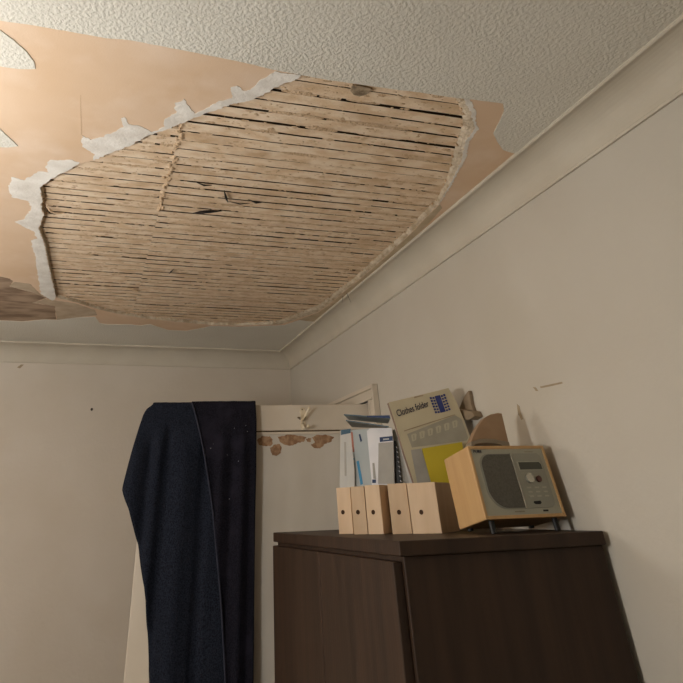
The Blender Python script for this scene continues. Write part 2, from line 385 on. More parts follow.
tag(sheet('damp_stain', jag(Cs(st), .008, .002, 33), ZC-.0005, ZC-.0001, M_stain, ceil), 'grey brown damp stain')
# paper joint crack in the bare patch
tag(sheet('paper_joint', [C((80,95)), C((80.6,115)), C((81,135)), C((81.8,135)), C((81.2,115)), C((80.5,95))], ZC-.0004, ZC-.0001, mat('joint_line', (206,176,144), rough=.9), ceil), 'faint paper joint')

# laths, joists, mortar
random.seed(11)
XJ = C((176,150)).x
y_lo, y_hi = C((330,79)).y-.05, C((262,330)).y+.05
pitch = .0412
x_lo, x_hi = C((39,229)).x-.08, W-.02
def lath_mesh(length, width, seed):
    k = max(4, int(length/.035)); V, F = [], []
    for i in range(k+1):
        x = length*i/k
        e0 = -width/2 + .0016*noise.noise(Vector((x*30, seed*3.7, 0))); e1 = width/2 + .0016*noise.noise(Vector((x*30, seed*3.7+9, 0)))
        zz = .0008*noise.noise(Vector((x*12, seed*1.9, 4)))
        V += [(x, e0, zz), (x, e1, zz), (x, e1, zz+.005), (x, e0, zz+.005)]
    for i in range(k):
        b = i*4
        for j in range(4): F.append((b+j, b+(j+1) % 4, b+4+(j+1) % 4, b+4+j))
    F += [(0,1,2,3), (k*4, k*4+3, k*4+2, k*4+1)]
    me = bpy.data.meshes.new('lath'); me.from_pydata(V, [], F); me.update()
    bm = bmesh.new(); bm.from_mesh(me); bmesh.ops.recalc_face_normals(bm, faces=bm.faces); bm.to_mesh(me); bm.free()
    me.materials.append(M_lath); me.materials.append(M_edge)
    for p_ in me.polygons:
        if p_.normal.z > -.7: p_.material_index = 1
    return me
RV, RF = [], []
def lump(cx_, cy_, cz_, lx, ly, lz, seed, n=7):
    """flattened irregular dome hanging below cz_"""
    b = len(RV)
    for ring, (s, dz) in enumerate(((1.0, 0), (.6, -.75), )):
        for i in range(n):
            t = 2*math.pi*i/n; rr = s*(1+.45*noise.noise(Vector((math.cos(t)*1.7+seed*2.1, math.sin(t)*1.7, seed))))
            RV.append((cx_+lx*rr*math.cos(t), cy_+ly*rr*math.sin(t), cz_+lz*dz))
    RV.append((cx_, cy_, cz_-lz))
    for i in range(n):
        j = (i+1) % n
        RF.append((b+i, b+j, b+n+j, b+n+i)); RF.append((b+n+i, b+n+j, b+2*n))
def fill(x0, x1, y0, y1, z, seed):
    """ragged strip of mortar key in a gap"""
    b = len(RV); k = max(2, int((x1-x0)/.008))
    for i in range(k+1):
        x = x0+(x1-x0)*i/k; w_ = math.sin(math.pi*min(1, max(0, (i+.35)/(k+.7))))**.4
        ym = (y0+y1)/2; hw = (y1-y0)/2*w_
        zz = z + .0010*noise.noise(Vector((x*140, y0*90, seed)))
        j1 = .0022*noise.noise(Vector((x*170, y0*60, seed+3))); j2 = .0022*noise.noise(Vector((x*170, y1*60, seed+8)))
        RV.extend([(x, ym-hw+j1, zz+.001), (x, ym, zz+.0006), (x, ym+hw+j2, zz+.001)])
    for i in range(k):
        for j in (0, 1):
            p = b+i*3+j; RF.append((p, p+1, p+4, p+3))
dk0, dk1 = C((188,222)), C((272,176))                 # where the gaps stand open and black
rows = int((y_hi-y_lo)/pitch)
for r in range(rows):
    y = y_lo + pitch*(r+.5)
    for side in (0, 1):
        xa, xb = (x_lo, XJ+.0002) if side == 0 else (XJ-.0002, x_hi)
        sh_ = random.gauss(0,.003); xb += (0 if side else .0)
        yy = y + random.uniform(-.0022,.0022) + (.005 if side else -.004)
        wd = pitch - random.choice((.003,.004,.005,.006,.0075,.0105))
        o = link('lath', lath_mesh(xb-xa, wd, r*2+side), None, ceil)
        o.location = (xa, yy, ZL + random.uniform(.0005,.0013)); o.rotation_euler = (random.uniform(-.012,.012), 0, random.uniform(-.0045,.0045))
        # mortar in the gap above this lath
        x = xa + random.uniform(0,.05); gy = yy+pitch/2
        while x < xb-.01:
            ln = random.choice((.015,.03,.05,.08,.13,.2)); x2 = min(x+ln, xb)
            dark = dk0.x-.02 < (x+x2)/2 < dk1.x+.05 and min(dk0.y,dk1.y) < gy < max(dk0.y,dk1.y)
            dens = .66+.11*(gy-1.5)+.75*noise.noise(Vector((x*3.1, gy*4.3, 2.0)))
            if random.random() < (.10 if dark else min(.95, max(.25, dens))):
                fill(x, x2, gy-.0072, gy+.0072, ZL+random.choice((-.0006,-.0003,.0001,.0006,.0022)), r+side)
            x = x2 + random.choice((.002,.006,.012,.022,.05,.09))*(1.0 if not dark else 2.2)
        for _ in range(int((xb-xa)*85)):              # crumbs left on the lath face
            s = random.choice((.001,.0014,.002,.003,.0048))*random.uniform(.8,1.3)
            lump(random.uniform(xa, xb), yy+random.gauss(0, pitch*.33), ZL+.0012, s*random.uniform(1,2.6), s, random.uniform(.0006,.0018), random.random()*50, 6)
# rough mortar ridge along the butt joint
yj = y_lo
while yj < C((168,215)).y:
    if random.random() < .72:
        lump(XJ+random.gauss(0,.004), yj, ZL+.0025, random.uniform(.004,.009), random.uniform(.006,.013), random.uniform(.003,.008), random.random()*60, 8)
    yj += random.uniform(.004,.012)
for _ in range(60):
    lump(XJ+random.gauss(0,.014), random.uniform(y_lo, y_hi), ZL+.002, random.uniform(.002,.005), random.uniform(.002,.005), random.uniform(.001,.004), random.random()*60, 7)
# keys hanging along the right rim and the top seam
for i in range(0, len(HI), 2):
    q = HI[i]
    if random.random() < .5: lump(q.x+random.uniform(-.004,.004), q.y+random.uniform(-.004,.004), ZL+.003, random.uniform(.002,.006), random.uniform(.002,.005), random.uniform(.003,.010), random.random()*40, 6)
ro = pyd('mortar_residue', RV, RF, M_resid, ceil, fixn=False); tag(ro, 'mortar crumbs and keys between the laths', kind='stuff')
for xx in (XJ-.42, XJ, XJ+.42, XJ+.80):
    boxes('joist', [(xx-.022, xx+.022, y_lo-.1, y_hi+.1, ZL+.013, ZL+.11)], M_joist, ceil)
boxes('floorboard', [(x_lo-.2, W, y_lo-.2, y_hi+.2, ZL+.115, ZL+.13)], M_void, ceil)
# broken chunk by the seam: dark hollow with a crumb
p = C((361,93))
tag(prism('broken_key', [Vector((p.x+dx, p.y+dy, ZL-.004)) for dx, dy in ((-.022,-.011),(-.006,-.014),(.012,-.012),(.024,-.008),(.018,.012),(.006,.022),(-.008,.019),(-.02,.008))], (0,0,.007), mat('grey_hollow', (176,158,132), (120,104,84), 60, rough=1, bump=.8, bscale=120), ceil), 'greyish broken lump')
# loose splinters, and dark slivers painting in soot marks and open-gap shade
def splinter_gap_mark(pxs, r, m, drop, seed):
    pts = []; k = len(pxs)
    for i, q in enumerate(pxs):
        c = C(q); pts.append(Vector((c.x, c.y, ZL-.003-drop*math.sin(math.pi*i/(k-1)))))
    tube('splinter_gap_mark', pts, r, m, ceil, 6, [.25]+[1]*(k-2)+[.2])
splinter_gap_mark([(45,206),(50,210),(57,213),(64,215)], .0028, M_lath, .012, 1)
splinter_gap_mark([(44,209),(50,214),(56,217)], .002, M_joist, .006, 2)
splinter_gap_mark([(122,290),(129,288),(136,290),(142,293)], .004, M_resid, .012, 3)
splinter_gap_mark([(192,216),(200,214),(210,213),(222,213.5)], .0048, M_dark, .004, 4)
splinter_gap_mark([(224,193),(226,199),(228,205)], .0042, M_dark, .004, 5)
splinter_gap_mark([(248,202),(256,204),(262,205)], .003, M_dark, .004, 6)
splinter_gap_mark([(169,276),(171,273),(174,271)], .003, M_dark, .003, 7)
splinter_gap_mark([(228,204),(240,205.5),(250,206)], .0022, M_dark, .003, 8)
splinter_gap_mark([(196,185),(204,187),(212,188)], .0026, M_dark, .003, 9)
# fibres hanging at the cornice
for q in ([(344,288),(343,296),(342,303)], [(344,288),(348,296),(351,303)], [(344,288),(340,292),(336,294)]):
    a = [on_x(p_[0], p_[1], W-CA-.006) for p_ in q]
    tube('hair_fibre', a, .0011, M_dark, ceil, 5, [1, .8, .3])

# ================================================================ WALL MARKS
def wall_x(name, pl, th, m, parent): return prism(name, [on_x(px, py, W) for px, py in pl], (-th, 0, 0), m, parent)
wall_x('scuff_mark', [(540,386.6),(552,384),(562,381.8),(563,383.4),(552,386),(541,388.2)], .0006, M_smudge, wr)
wall_x('scuff_mark', [(533,387),(536,387.5),(538.5,391),(536,391)], .0006, M_smudge, wr)
q = on_x(519.2, 413.8, W); cyl('wall_plug', q+Vector((.002,0,0)), (-1,0,0), .0042, .0024, M_black, wr, 10)
wall_x('scuff_mark', [(517,404),(519.5,406),(521,413),(523,419),(521.5,420),(518,413)], .0005, M_smudge, wr)
q = on_y(91.7, 409.5, D); cyl('nail', q, (0,-1,0), .0058, .008, M_metal, wb, 10)
prism('scuff_mark', [on_y(px, py, D) for px, py in ((17,367.5),(21,364.5),(24,364.5),(20,368.5))], (0,-.0006,0), M_smudge, wb)
# small bracket on the right wall beyond the radio
br = empty('wall_bracket', on_x(472, 416, W)); tag(br, 'small grey brown wooden bracket with pointed fin on the right wall', 'bracket')
def inv(o, pts): return [Vector(p)-o.location for p in pts]
o = prism('block', inv(br, [on_x(px, py, W-.0005) for px, py in ((462,408.5),(481,411.5),(483.5,416.5),(478,420),(463,420))]), (-.028,0,0), M_bracket, br, bevel=.002)
o = prism('fin', inv(br, [on_x(px, py, W-.0005) for px, py in ((462.5,409),(465,402),(468.5,395),(472,390.5),(473.3,396),(474.5,404),(477,411))]), (-.012,0,0), M_bracket, br, bevel=.002)

# ================================================================ DOORWAY AND DOOR
AW = .070
boxes('lining', [(W-.002, W+T, HY0-.012, HY0, 0, HZ), (W-.002, W+T, HY1, HY1+.012, 0, HZ), (W-.002, W+T, HY0-.012, HY1+.012, HZ, HZ+.012)], M_doorp, wr)
ar = empty('trim_3', (W, HY0, 0)); tag(ar, 'cream moulded architrave round the doorway', 'architrave', kind='structure')
def arch_piece(name, lst): boxes(name, [(b[0]-W, b[1]-W, b[2]-HY0, b[3]-HY0, b[4], b[5]) for b in lst], M_doorp, ar, .002)
y0a, y1a, zt = HY0-AW, HY1+AW, EYE.z+.5324*H
iz = HZ+.006
arch_piece('near_jamb', [(W-.016, W-.0005, y0a+.014, HY0-.006, 0, iz), (W-.024, W-.0005, y0a, y0a+.014, 0, zt), (W-.020, W-.0005, HY0-.014, HY0-.006, 0, iz)])
arch_piece('far_jamb', [(W-.016, W-.0005, HY1+.006, y1a-.014, 0, iz), (W-.024, W-.0005, y1a-.014, y1a, 0, zt)])
arch_piece('head', [(W-.016, W-.0005, y0a+.014, y1a-.014, iz, zt-.014), (W-.024, W-.0005, y0a+.014, y1a-.014, zt-.014, zt), (W-.020, W-.0005, y0a+.03, y1a-.03, iz, iz+.008)])

DANG = math.radians(7.0)
DU = Vector((-math.cos(DANG), math.sin(DANG), 0)); DN = Vector((-math.sin(DANG), -math.cos(DANG), 0))   # along the leaf, towards the viewer
DO = Vector((W-.012, HY0+.006, 0)); LW = .815; LT = .038
DTOP = EYE.z+.4505*H
door = empty('door_1', DO); tag(door, 'old white painted door standing open with chipped paint', 'door', kind='structure')
door.rotation_euler = (0, 0, math.atan2(DU.y, DU.x))   # local x = along the leaf, local y = away from viewer * -1
Md = Matrix.Rotation(door.rotation_euler[2], 4, 'Z'); Md.translation = DO; Mdi = Md.inverted()
sgn = 1 if (Mdi.to_3x3() @ DN).y > 0 else -1           # viewer side in local y
def dpx(px, py, off=0.0):
    """point on the leaf's front plane (+off towards the viewer) in door-local coordinates"""
    d = DN.dot(DO) + off
    return Mdi @ on_plane(px, py, DN, d)
def dbox(name, u0, u1, n0, n1, z0, z1, m, bevel=.0015, parent=None):
    a, b = sorted((n0*sgn, n1*sgn)); return boxes(name, [(u0, u1, a, b, z0, z1)], m, parent or door, bevel)
RAIL = DTOP - dpx(300, 430.3).z                        # top rail height
zr = DTOP-RAIL
dbox('top_rail', .0, LW, -LT, 0, zr, DTOP, M_doorp, .003)
st_w = .10
dbox('stile', 0, .012, -LT, 0, .01, zr, M_doorp, .002); dbox('stile', LW-st_w, LW, -LT, 0, .01, zr, M_doorp, .002)
dbox('panel', .012, LW-st_w, -LT+.006, -.006, .22, zr, M_doorq, .001)
dbox('bottom_rail', .012, LW-st_w, -LT, 0, .01, .22, M_doorp, .002)
dbox('groove', .012, LW-st_w, -.006, -.0045, zr-.004, zr, M_groove, 0)  # dark brown strip along the groove under the top rail
dbox('bead', .012, LW-st_w, -.006, -.001, zr-.0125, zr-.004, M_doorp, .0015)
# bare patches where the paint has flaked
random.seed(5)
def flake(pl, seed):
    P = [dpx(x, y, -.006) for x, y in pl]; P2 = []
    n_ = len(P)
    for i in range(n_):
        a, b = P[i], P[(i+1) % n_]
        for j in range(5):
            q = a.lerp(b, j/5); s = .0028*(noise.noise(q*170+Vector((seed,0,0)))+.7*noise.noise(q*420))
            P2.append(Vector((q.x+s, sgn*-.006, q.z+s*.8)))
    prism('bare_patch', P2, (0, sgn*.0008, 0), M_chip, door)
flake([(257,440),(262,436),(270,436.5),(273,440),(272,445),(266,446.5),(259,445)], 1)
flake([(270,448),(274,444.5),(280,444),(281.5,448),(281,453),(277,456),(272,455)], 2)
flake([(278,437),(288,434.8),(300,435.5),(306,437),(305,441),(297,443.5),(290,446),(284,444.5),(280,442)], 3)
flake([(312,437.5),(317,435),(326,434.8),(334,437),(331,441.5),(325,444),(320,448.5),(314,448),(311,445),(315,442)], 4)
flake([(306,439),(311,438),(311,442),(307,442)], 5)
# coat hook
hk = empty('coat_hook'); hk.parent = door
c0 = dpx(302.5, 415)
def hp(px, py, off): v = dpx(px, py); return Vector((v.x, off*sgn, v.z))
prism('back_plate', [hp(x, y, 0) for x, y in ((300.5,408),(303.5,407.5),(305.5,411),(304.5,418),(306,425),(304.5,430),(301.5,430),(300,425),(301.5,418),(299.5,412))], (0, sgn*.004, 0), M_hook, hk, bevel=.001)
tube('upper_prong', [hp(302.5,420,.004), hp(303,419.5,.014), hp(304.5,416,.024), hp(306.5,411.5,.032), hp(308,409,.036)], .0056, M_hook, hk, 8, [1,1,.9,.9,1.15])
tube('lower_prong', [hp(302.5,424,.004), hp(302.7,427,.014), hp(303.5,429.5,.022), hp(306,428.5,.027), hp(308,426.5,.029)], .0052, M_hook, hk, 8, [1,1,.9,.9,1.15])
for (x, y) in ((302,409.7), (303,428)): cyl('screw', hp(x, y, .004), (0, sgn, 0), .0022, .0015, M_metal, hk, 8)
hk2 = [hp(298, 417.5, .0), hp(299, 418, .006), hp(299.5, 419.5, .009)]
tube('side_knob', hk2, .003, M_bracket, hk, 6)
cyl('door_knob', Vector((LW-.05, 0, .98)), (0, sgn, 0), .025, .045, M_hook, door, 18, .006)

# ================================================================ ROBE OVER THE DOOR
robe = empty('bath_robe', Md @ Vector((LW-.2, 0, DTOP))); tag(robe, 'dark navy towelling robe draped over the top of the open door', 'robe')
robe.rotation_euler = door.rotation_euler
Mr = Matrix.Rotation(door.rotation_euler[2], 4, 'Z'); Mr.translation = robe.location; Mri = Mr.inverted()
def curve(pl):
    def f(z):
        for (z0, u0), (z1, u1) in zip(pl, pl[1:]):
            if z0 >= z >= z1: return u0+(u1-u0)*((z0-z)/max(1e-9, z0-z1))
        return pl[0][1] if z > pl[0][0] else pl[-1][1]
    return f
def uz(l): return [(dpx(x, y, .022).z, dpx(x, y, .022).x) for x, y in l]
left_px  = [(153,404),(146,409),(143,415),(139,427),(134,444),(128,466),(122,489),(124,497),(129,510),(138,545),(146,600),(150,690)]
right_px = [(255.5,403.5),(256.3,420),(256,470),(255,512),(254,600),(253,690)]
lapel_px = [(192,403),(196,416),(200,433),(204,452),(208.5,480),(213,512),(221,600),(226,690)]
Lf, Rf, Pf = curve(uz(left_px)), curve(uz(right_px)), curve(uz(lapel_px))
ztop = DTOP+.007; zbot = DTOP-1.02
def folds(u, v, layer):
    f = 0
    for (uc, wd, am, v0) in FOLDS[layer]:
        f += am*math.exp(-((u-uc-.02*v)/wd)**2)*min(1, max(0, (v-v0)/.12))
    return f
def upx(px, py): return dpx(px, py, .022).x
FOLDS = [[(upx(148,480),.009,-.030,.10),(upx(166,480),.009,-.034,.06),(upx(157,480),.016,.012,.05),(upx(185,480),.030,.012,.05),(upx(205,480),.012,-.026,.06),(upx(134,480),.02,.012,.05)],
         [(upx(243,470),.012,.010,.03),(upx(232,470),.012,-.008,.06),(upx(251,470),.010,-.006,.1),(upx(222,470),.012,.008,.05)]]
def drape(name, lf, rf, base, layer, m, nu, th):
    NV = 70; V, F = [], []
    rows_ = []
    for k in range(7):                                   # back flap, then over the top
        rows_.append(('b', .30*(1-k/7)))
    for k in range(7): rows_.append(('t', k/6))
    for k in range(1, NV+1): rows_.append(('f', k/NV))
    for kind, t in rows_:
        for i in range(nu+1):
            s = i/nu
            if kind == 'f':
                z = ztop-(ztop-zbot)*t**1.15; v = ztop-z
                u = lf(z)+(rf(z)-lf(z))*s
                nn = base + folds(u, v, layer) + .006*min(1, v/.1) + .003*noise.noise(Vector((u*18, v*5, layer*9)))*min(1, v/.05)
                nn = max(nn, .0035+base*.25 if u < LW-.003 else -.03)
            elif kind == 't':
                u = lf(ztop)+(rf(ztop)-lf(ztop))*s; a = math.pi*(1-t)
                nn = -LT/2 + (LT/2+base)*math.cos(a); z = ztop - .004 + .006*math.sin(a) + .0015*noise.noise(Vector((u*40, t*3, layer))) + base*.12
            else:
                u = lf(ztop)+(rf(ztop)-lf(ztop))*s; nn = -LT-base-.004; z = ztop-.004-t
            V.append(Mri @ (Md @ Vector((u, nn*sgn, z))))
    R = len(rows_)
    for r in range(R-1):
        for i in range(nu): F.append((r*(nu+1)+i, r*(nu+1)+i+1, (r+1)*(nu+1)+i+1, (r+1)*(nu+1)+i))
    o = pyd(name, V, F, m, robe, smooth=True, fixn=False)
    md = o.modifiers.new('thick', 'SOLIDIFY'); md.thickness = th; md.offset = 0
    return o
tag(drape('robe_body', Lf, lambda z: Rf(z)+.012, .010, 0, M_robe, 46, .005), 'navy blue towelling')
tag(drape('front_panel', Pf, Rf, .024, 1, M_robe2, 26, .005), 'darker overlapping front panel')
pp = []
for k in range(26):
    z = ztop-.002-(ztop-zbot-.01)*(k/25)**1.1
    pp.append(Mri @ (Md @ Vector((Pf(z)+.001, (.031+.004*min(1, (ztop-z)/.1))*sgn, z))))
tube('piping', pp, .0032, M_piping, robe, 6)
random.seed(9)
for k in range(9):
    x, y = random.uniform(206,252), random.uniform(425,505)
    v = dpx(x, y, .036); cyl('lint_speck', Mri @ (Md @ Vector((v.x, .037*sgn, v.z))), Mri.to_3x3() @ (Md.to_3x3() @ Vector((0, sgn, 0))), random.uniform(.0008,.0018), .002, M_lint, robe, 5)

# ================================================================ CABINET UNDER THE FILES AND THE RADIO
SZ = EYE.z - .049                                       # its top
cab = empty('cabinet', (.78, 1.66, 0)); tag(cab, 'dark stained wooden cabinet by the right wall carrying files and radio', 'cabinet')
cx0, cx1, cy0, cy1 = .57, W-.012, 1.215, 2.06
def cb(name, b, m=M_cab, bev=.002, par=None): return boxes(name, [(b[0]-.78, b[1]-.78, b[2]-1.66, b[3]-1.66, b[4], b[5])], m, par or cab, bev)
cb('top', (cx0-.012, cx1, cy0-.012, cy1+.006, SZ-.022, SZ))
cb('body', (cx0, cx1, cy0, cy1, .06, SZ-.022)); cb('plinth', (cx0+.015, cx1, cy0+.01, cy1-.01, 0, .06))
for k in (0, 1):
    ym = (cy0+cy1)/2; a, b = (cy0+.01, ym-.002) if k == 0 else (ym+.002, cy1-.01)
    d = cb('cabinet_door', (cx0-.018, cx0, a, b, .08, SZ-.03))
    kb = cyl('knob', Vector((cx0-.018-.78, (ym-.04 if k == 0 else ym+.04)-1.66, SZ-.5)), (-1,0,0), .012, .02, M_hook, d, 14, .003)

# ---------------------------------------------------------------- wooden magazine files
def ratio(px, py=486): r = ray(px, py); return r.x/r.y
FZ = [on_y(421, 482.6, 1.46).z, on_y(397, 483.5, 1.52).z, on_y(371, 485, 1.57).z, on_y(357, 486.5, 1.61).z, on_y(343, 487, 1.64).z]
FILES = [(435, 407, 1.44, 46, .135, 421, 'pale plywood file box nearest the radio, widest of the row'),
         (406.3, 387.5, 1.507, 30, .085, 398.8, 'plywood file box second from the radio'),
         (379, 364.3, 1.562, 47, .062, 373, 'plywood file box in the middle of the row with shaded side'),
         (363.6, 350.4, 1.60, 30, .08, 357.8, 'narrow plywood file box second from the door end'),
         (349.7, 336, 1.668, 40, .06, 342.8, 'narrow plywood file box at the door end of the row')]
for k, (pr, plft, yr, yaw, dep, ph, lab) in enumerate(FILES):
    t = math.radians(yaw); nv = Vector((math.sin(t), math.cos(t), 0)); uv = Vector((-math.cos(t), math.sin(t), 0))
    rr_, rl = ratio(pr), ratio(plft)
    A = Vector((rr_*yr, yr, 0)); s = (A.x-rl*A.y)/(-uv.x+rl*uv.y)
    hgt = FZ[k]-SZ; th = .005
    fo = empty('magazine_file', (A.x, A.y, SZ)); tag(fo, lab, 'file box', 'plywood file boxes on the cabinet')
    P = lambda a, b, z: uv*a + nv*b + Vector((0,0,z))
    def panel(name, a0, a1, b0, b1, z0, z1):
        prism(name, [P(a0,b0,z0), P(a1,b0,z0), P(a1,b1,z0), P(a0,b1,z0)], (0,0,z1-z0), M_ply, fo, bevel=.0006)
    panel('front', 0, s, 0, th, 0, hgt)
    panel('side', 0, th, th, dep-th, 0, hgt); panel('side', s-th, s, th, dep-th, 0, hgt); panel('back', 0, s, dep-th, dep, 0, hgt*1.0)
    panel('bottom', th, s-th, th, dep-th, 0, .005)
    rh = ratio(ph, 510); sh = (A.x-rh*A.y)/(-uv.x+rh*uv.y)
    hz = on_y(ph, 512.2, (A+uv*sh).y).z-SZ
    cyl('finger_hole', P(sh, 0, hz), -nv, .0048, .0004, M_hole, fo, 14)

# ---------------------------------------------------------------- papers standing behind the files
PN = Vector((.616, .788, 0)); PD = 1.835
def paper(name, pl, off, th, m, label=None, cat=None, group=None, parent=None, stand=True):
    P = [on_plane(x, y, PN, PD+off) for x, y in pl]
    for q in P:
        if stand and q.z < SZ+.01: q.z = SZ+.0008
    base = sum(P, Vector())/len(P)
    if parent is None:
        root = empty(name, (base.x, base.y, SZ if stand else min(q.z for q in P))); tag(root, label, cat, group)
        o = prism('cover', [q-root.location for q in P], PN*th, m, root); return root
    return prism(name, [q-parent.location for q in P], PN*th, m, parent)
GP = 'papers standing behind the file boxes'
a = paper('booklet', [(340.5,430),(351,428.5),(353,480),(352,530),(339.5,530),(339.8,480)], .008, .004, M_white, 'white booklet with teal top corner standing at the door end', 'booklet', GP)
paper('corner_print', [(341,430),(350.5,428.7),(350.6,433),(341,435)], .0075, .0004, M_teal, parent=a)
paper('printed_line', [(344,442),(346,442),(346.6,476),(344.6,476)], .0075, .0004, M_greyp, parent=a)
b = paper('brochure', [(351.5,430),(369,428.5),(372,470),(373,530),(353,530)], .004, .003, M_bluew, 'pale blue brochure with cyan stripe beside the white booklet', 'brochure', GP)
paper('cyan_stripe', [(356.5,461.5),(358.8,460.5),(363,484),(360.5,485)], .0032, .0006, M_cyan, parent=b)
paper('dark_mark', [(358.7,434.5),(360.2,434),(362,441),(360.5,442)], .0032, .0006, M_navy, parent=b)
paper('red_stripe', [(350.8,432),(352.6,432),(354.4,452),(352.4,452)], .0032, .0006, M_redp, parent=b)
for i_ in range(6): paper('printed_line', [(352.8+i_*.1,458+i_*4.5),(354.2+i_*.1,458+i_*4.5),(354.3+i_*.1,460.4+i_*4.5),(352.9+i_*.1,460.4+i_*4.5)], .0032, .0005, M_cyan, parent=b)
c = paper('leaflet', [(352,447),(354.5,470),(355,530),(346,530),(347,486),(349.5,462)], -.004, .002, M_white, 'pointed white leaflet in front of the pale brochure', 'leaflet', GP)
d = paper('magazine', [(366.8,431),(370,428.2),(391.5,427.8),(393.5,442),(394.5,484),(395,530),(371.5,530),(371.8,484)], -.006, .006, M_mag, 'white magazine with navy label standing upright', 'magazine', GP)
paper('cover_panel', [(378.5,443),(393.2,441.8),(394.2,484),(378,484)], -.0068, .0006, M_greyp, parent=d)
paper('navy_label', [(379.5,437.3),(392.3,436),(392.8,440.6),(379.9,442)], -.0070, .0008, M_navy, parent=d)
paper('label_print', [(383,438.7),(389,438.1),(389.1,439.6),(383.1,440.2)], -.0074, .0004, M_bluew, parent=d)
paper('barcode', [(372.2,479.5),(375.8,479.5),(375.9,483),(372.2,483)], -.0072, .0008, M_navy, parent=d)
paper('grey_print', [(372.3,463),(374.4,463),(376,479),(373.3,479)], -.0069, .0006, M_greyp, parent=d)
e = paper('spiral_notebook', [(393.4,441),(395.5,441),(398.5,459),(401.5,484),(402.5,530),(395,530),(394.5,484)], .003, .006, M_black, 'black spiral bound notebook beside the white magazine', 'notebook', GP)
for i in range(8):
    y = 447+i*4.8; x = 396.2+(y-441)*.118
    q0, q1 = on_plane(x-.6, y, PN, PD+.001)-e.location, on_plane(x+1.7, y+1.3, PN, PD+.001)-e.location
    tube('wire_loop', [q0, (q0+q1)/2-PN*.003, q1], .0014, M_mag, e, 5)
f_ = paper('paper_sheaf', [(391,432),(394.5,429),(402,452),(412,484),(420,530),(404,530),(402,484),(397,456)], .012, .004, M_greyp, 'grey white sheaf of papers leaning beside the spiral notebook', 'papers', GP)
g = paper('paper_folder', [(394.8,426),(396.6,426),(415,484),(415.5,530),(409.5,530),(409.5,484)], .006, .003, M_white, 'thin white folder edge leaning against the beige package', 'folder', GP)
# two booklets lying flat over the upright papers
def flat(name, pxf, pxb, of, ob, th, m, label):
    A = [on_plane(x, y, PN, PD+of) for x, y in pxf]; B = [on_plane(x, y, PN, PD+ob) for x, y in pxb]
    P = [A[0], A[1], B[1], B[0]]; base = sum(P, Vector())/4
    root = empty(name, base); tag(root, label, 'booklet', 'booklets lying across the upright papers')
    prism('cover', [q-base for q in P], (0,0,th), m, root)
    V = [A[0]-base+PN*-.0006, A[1]-base+PN*-.0006]
    prism('spine', [V[0], V[1], V[1]+Vector((0,0,th)), V[0]+Vector((0,0,th))], PN*.0005, M_teal, root)
    return root
flat('booklet', [(346,420.8),(389,427.2)], [(352,427.2),(386,428.2)], -.03, .09, .0022, M_greyp, 'lower grey booklet lying on top of the upright papers')
t1 = flat('booklet', [(344,415.2),(390.5,418.5)], [(349,419.8),(388,423.6)], -.03, .09, .0026, M_bluew, 'upper blue edged booklet lying on top of the upright papers')
A0, A1 = on_plane(367, 417.2, PN, PD-.031)-t1.location, on_plane(390, 418.3, PN, PD-.031)-t1.location
prism('blue_print', [A0, A1, A1+Vector((0,0,.0075)), A0+Vector((0,0,.004))], PN*.0006, M_navy, t1)

# ---------------------------------------------------------------- clothes folder package
KN = Vector((math.sin(math.radians(15)), math.cos(math.radians(15)), 0)); KD = 1.801
def kp(px, py, off=0.0): return on_plane(px, py, KN, KD+off)
pk = empty('clothes_folder_package', (kp(430,440).x, kp(430,440).y, SZ)); tag(pk, 'beige printed package reading Clothes folder leaning behind the radio', 'package')
def kq(name, pl, off, th, m, par=pk): return prism(name, [kp(x, y, off)-pk.location for x, y in pl], KN*th, m, par)
body_pl = [(388.5,402.5),(416,396),(448.5,388),(457,403),(464,420),(470.5,438),(475,470),(478,516),(427,516),(414.5,484),(404,452),(396,425)]
face = kq('front_face', body_pl, 0, .002, M_pack)
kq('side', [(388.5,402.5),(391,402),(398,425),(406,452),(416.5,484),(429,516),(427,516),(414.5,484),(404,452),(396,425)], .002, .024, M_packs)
kq('back_face', body_pl, .026, .002, M_pack)
kq('lower_sheet', [(411,450),(421,448.5),(428,470),(438,516),(428.5,516),(417.5,484)], -.0025, .0015, M_greyp)
kq('hang_slot', [(414,396.8),(423,394.6),(423.3,396),(414.3,398.2)], -.0006, .0004, M_smudge)
kq('window', [(407,434),(455,415),(461.5,419),(468,437),(467,440.5),(412,447.5)], -.0008, .0006, M_window)
kq('window_edge', [(404,430.5),(455,414.2),(455.2,415),(404.3,431.4)], -.0012, .0006, M_smudge)
random.seed(4)
for i in range(6):
    x = 411+i*8.2; y = 437.5-i*2.65
    kq('drawing', [(x,y-2.5),(x+2,y-3.6),(x+4.4,y-4.2),(x+5.6,y-3.2),(x+5.2,y+2.6),(x+1.2,y+4)], -.0013, .0004, M_fig)
    kq('drawing_line', [(x+2.2,y-2.2),(x+3.2,y-2.6),(x+3.6,y+2),(x+2.6,y+2.4)], -.0016, .0003, M_window)
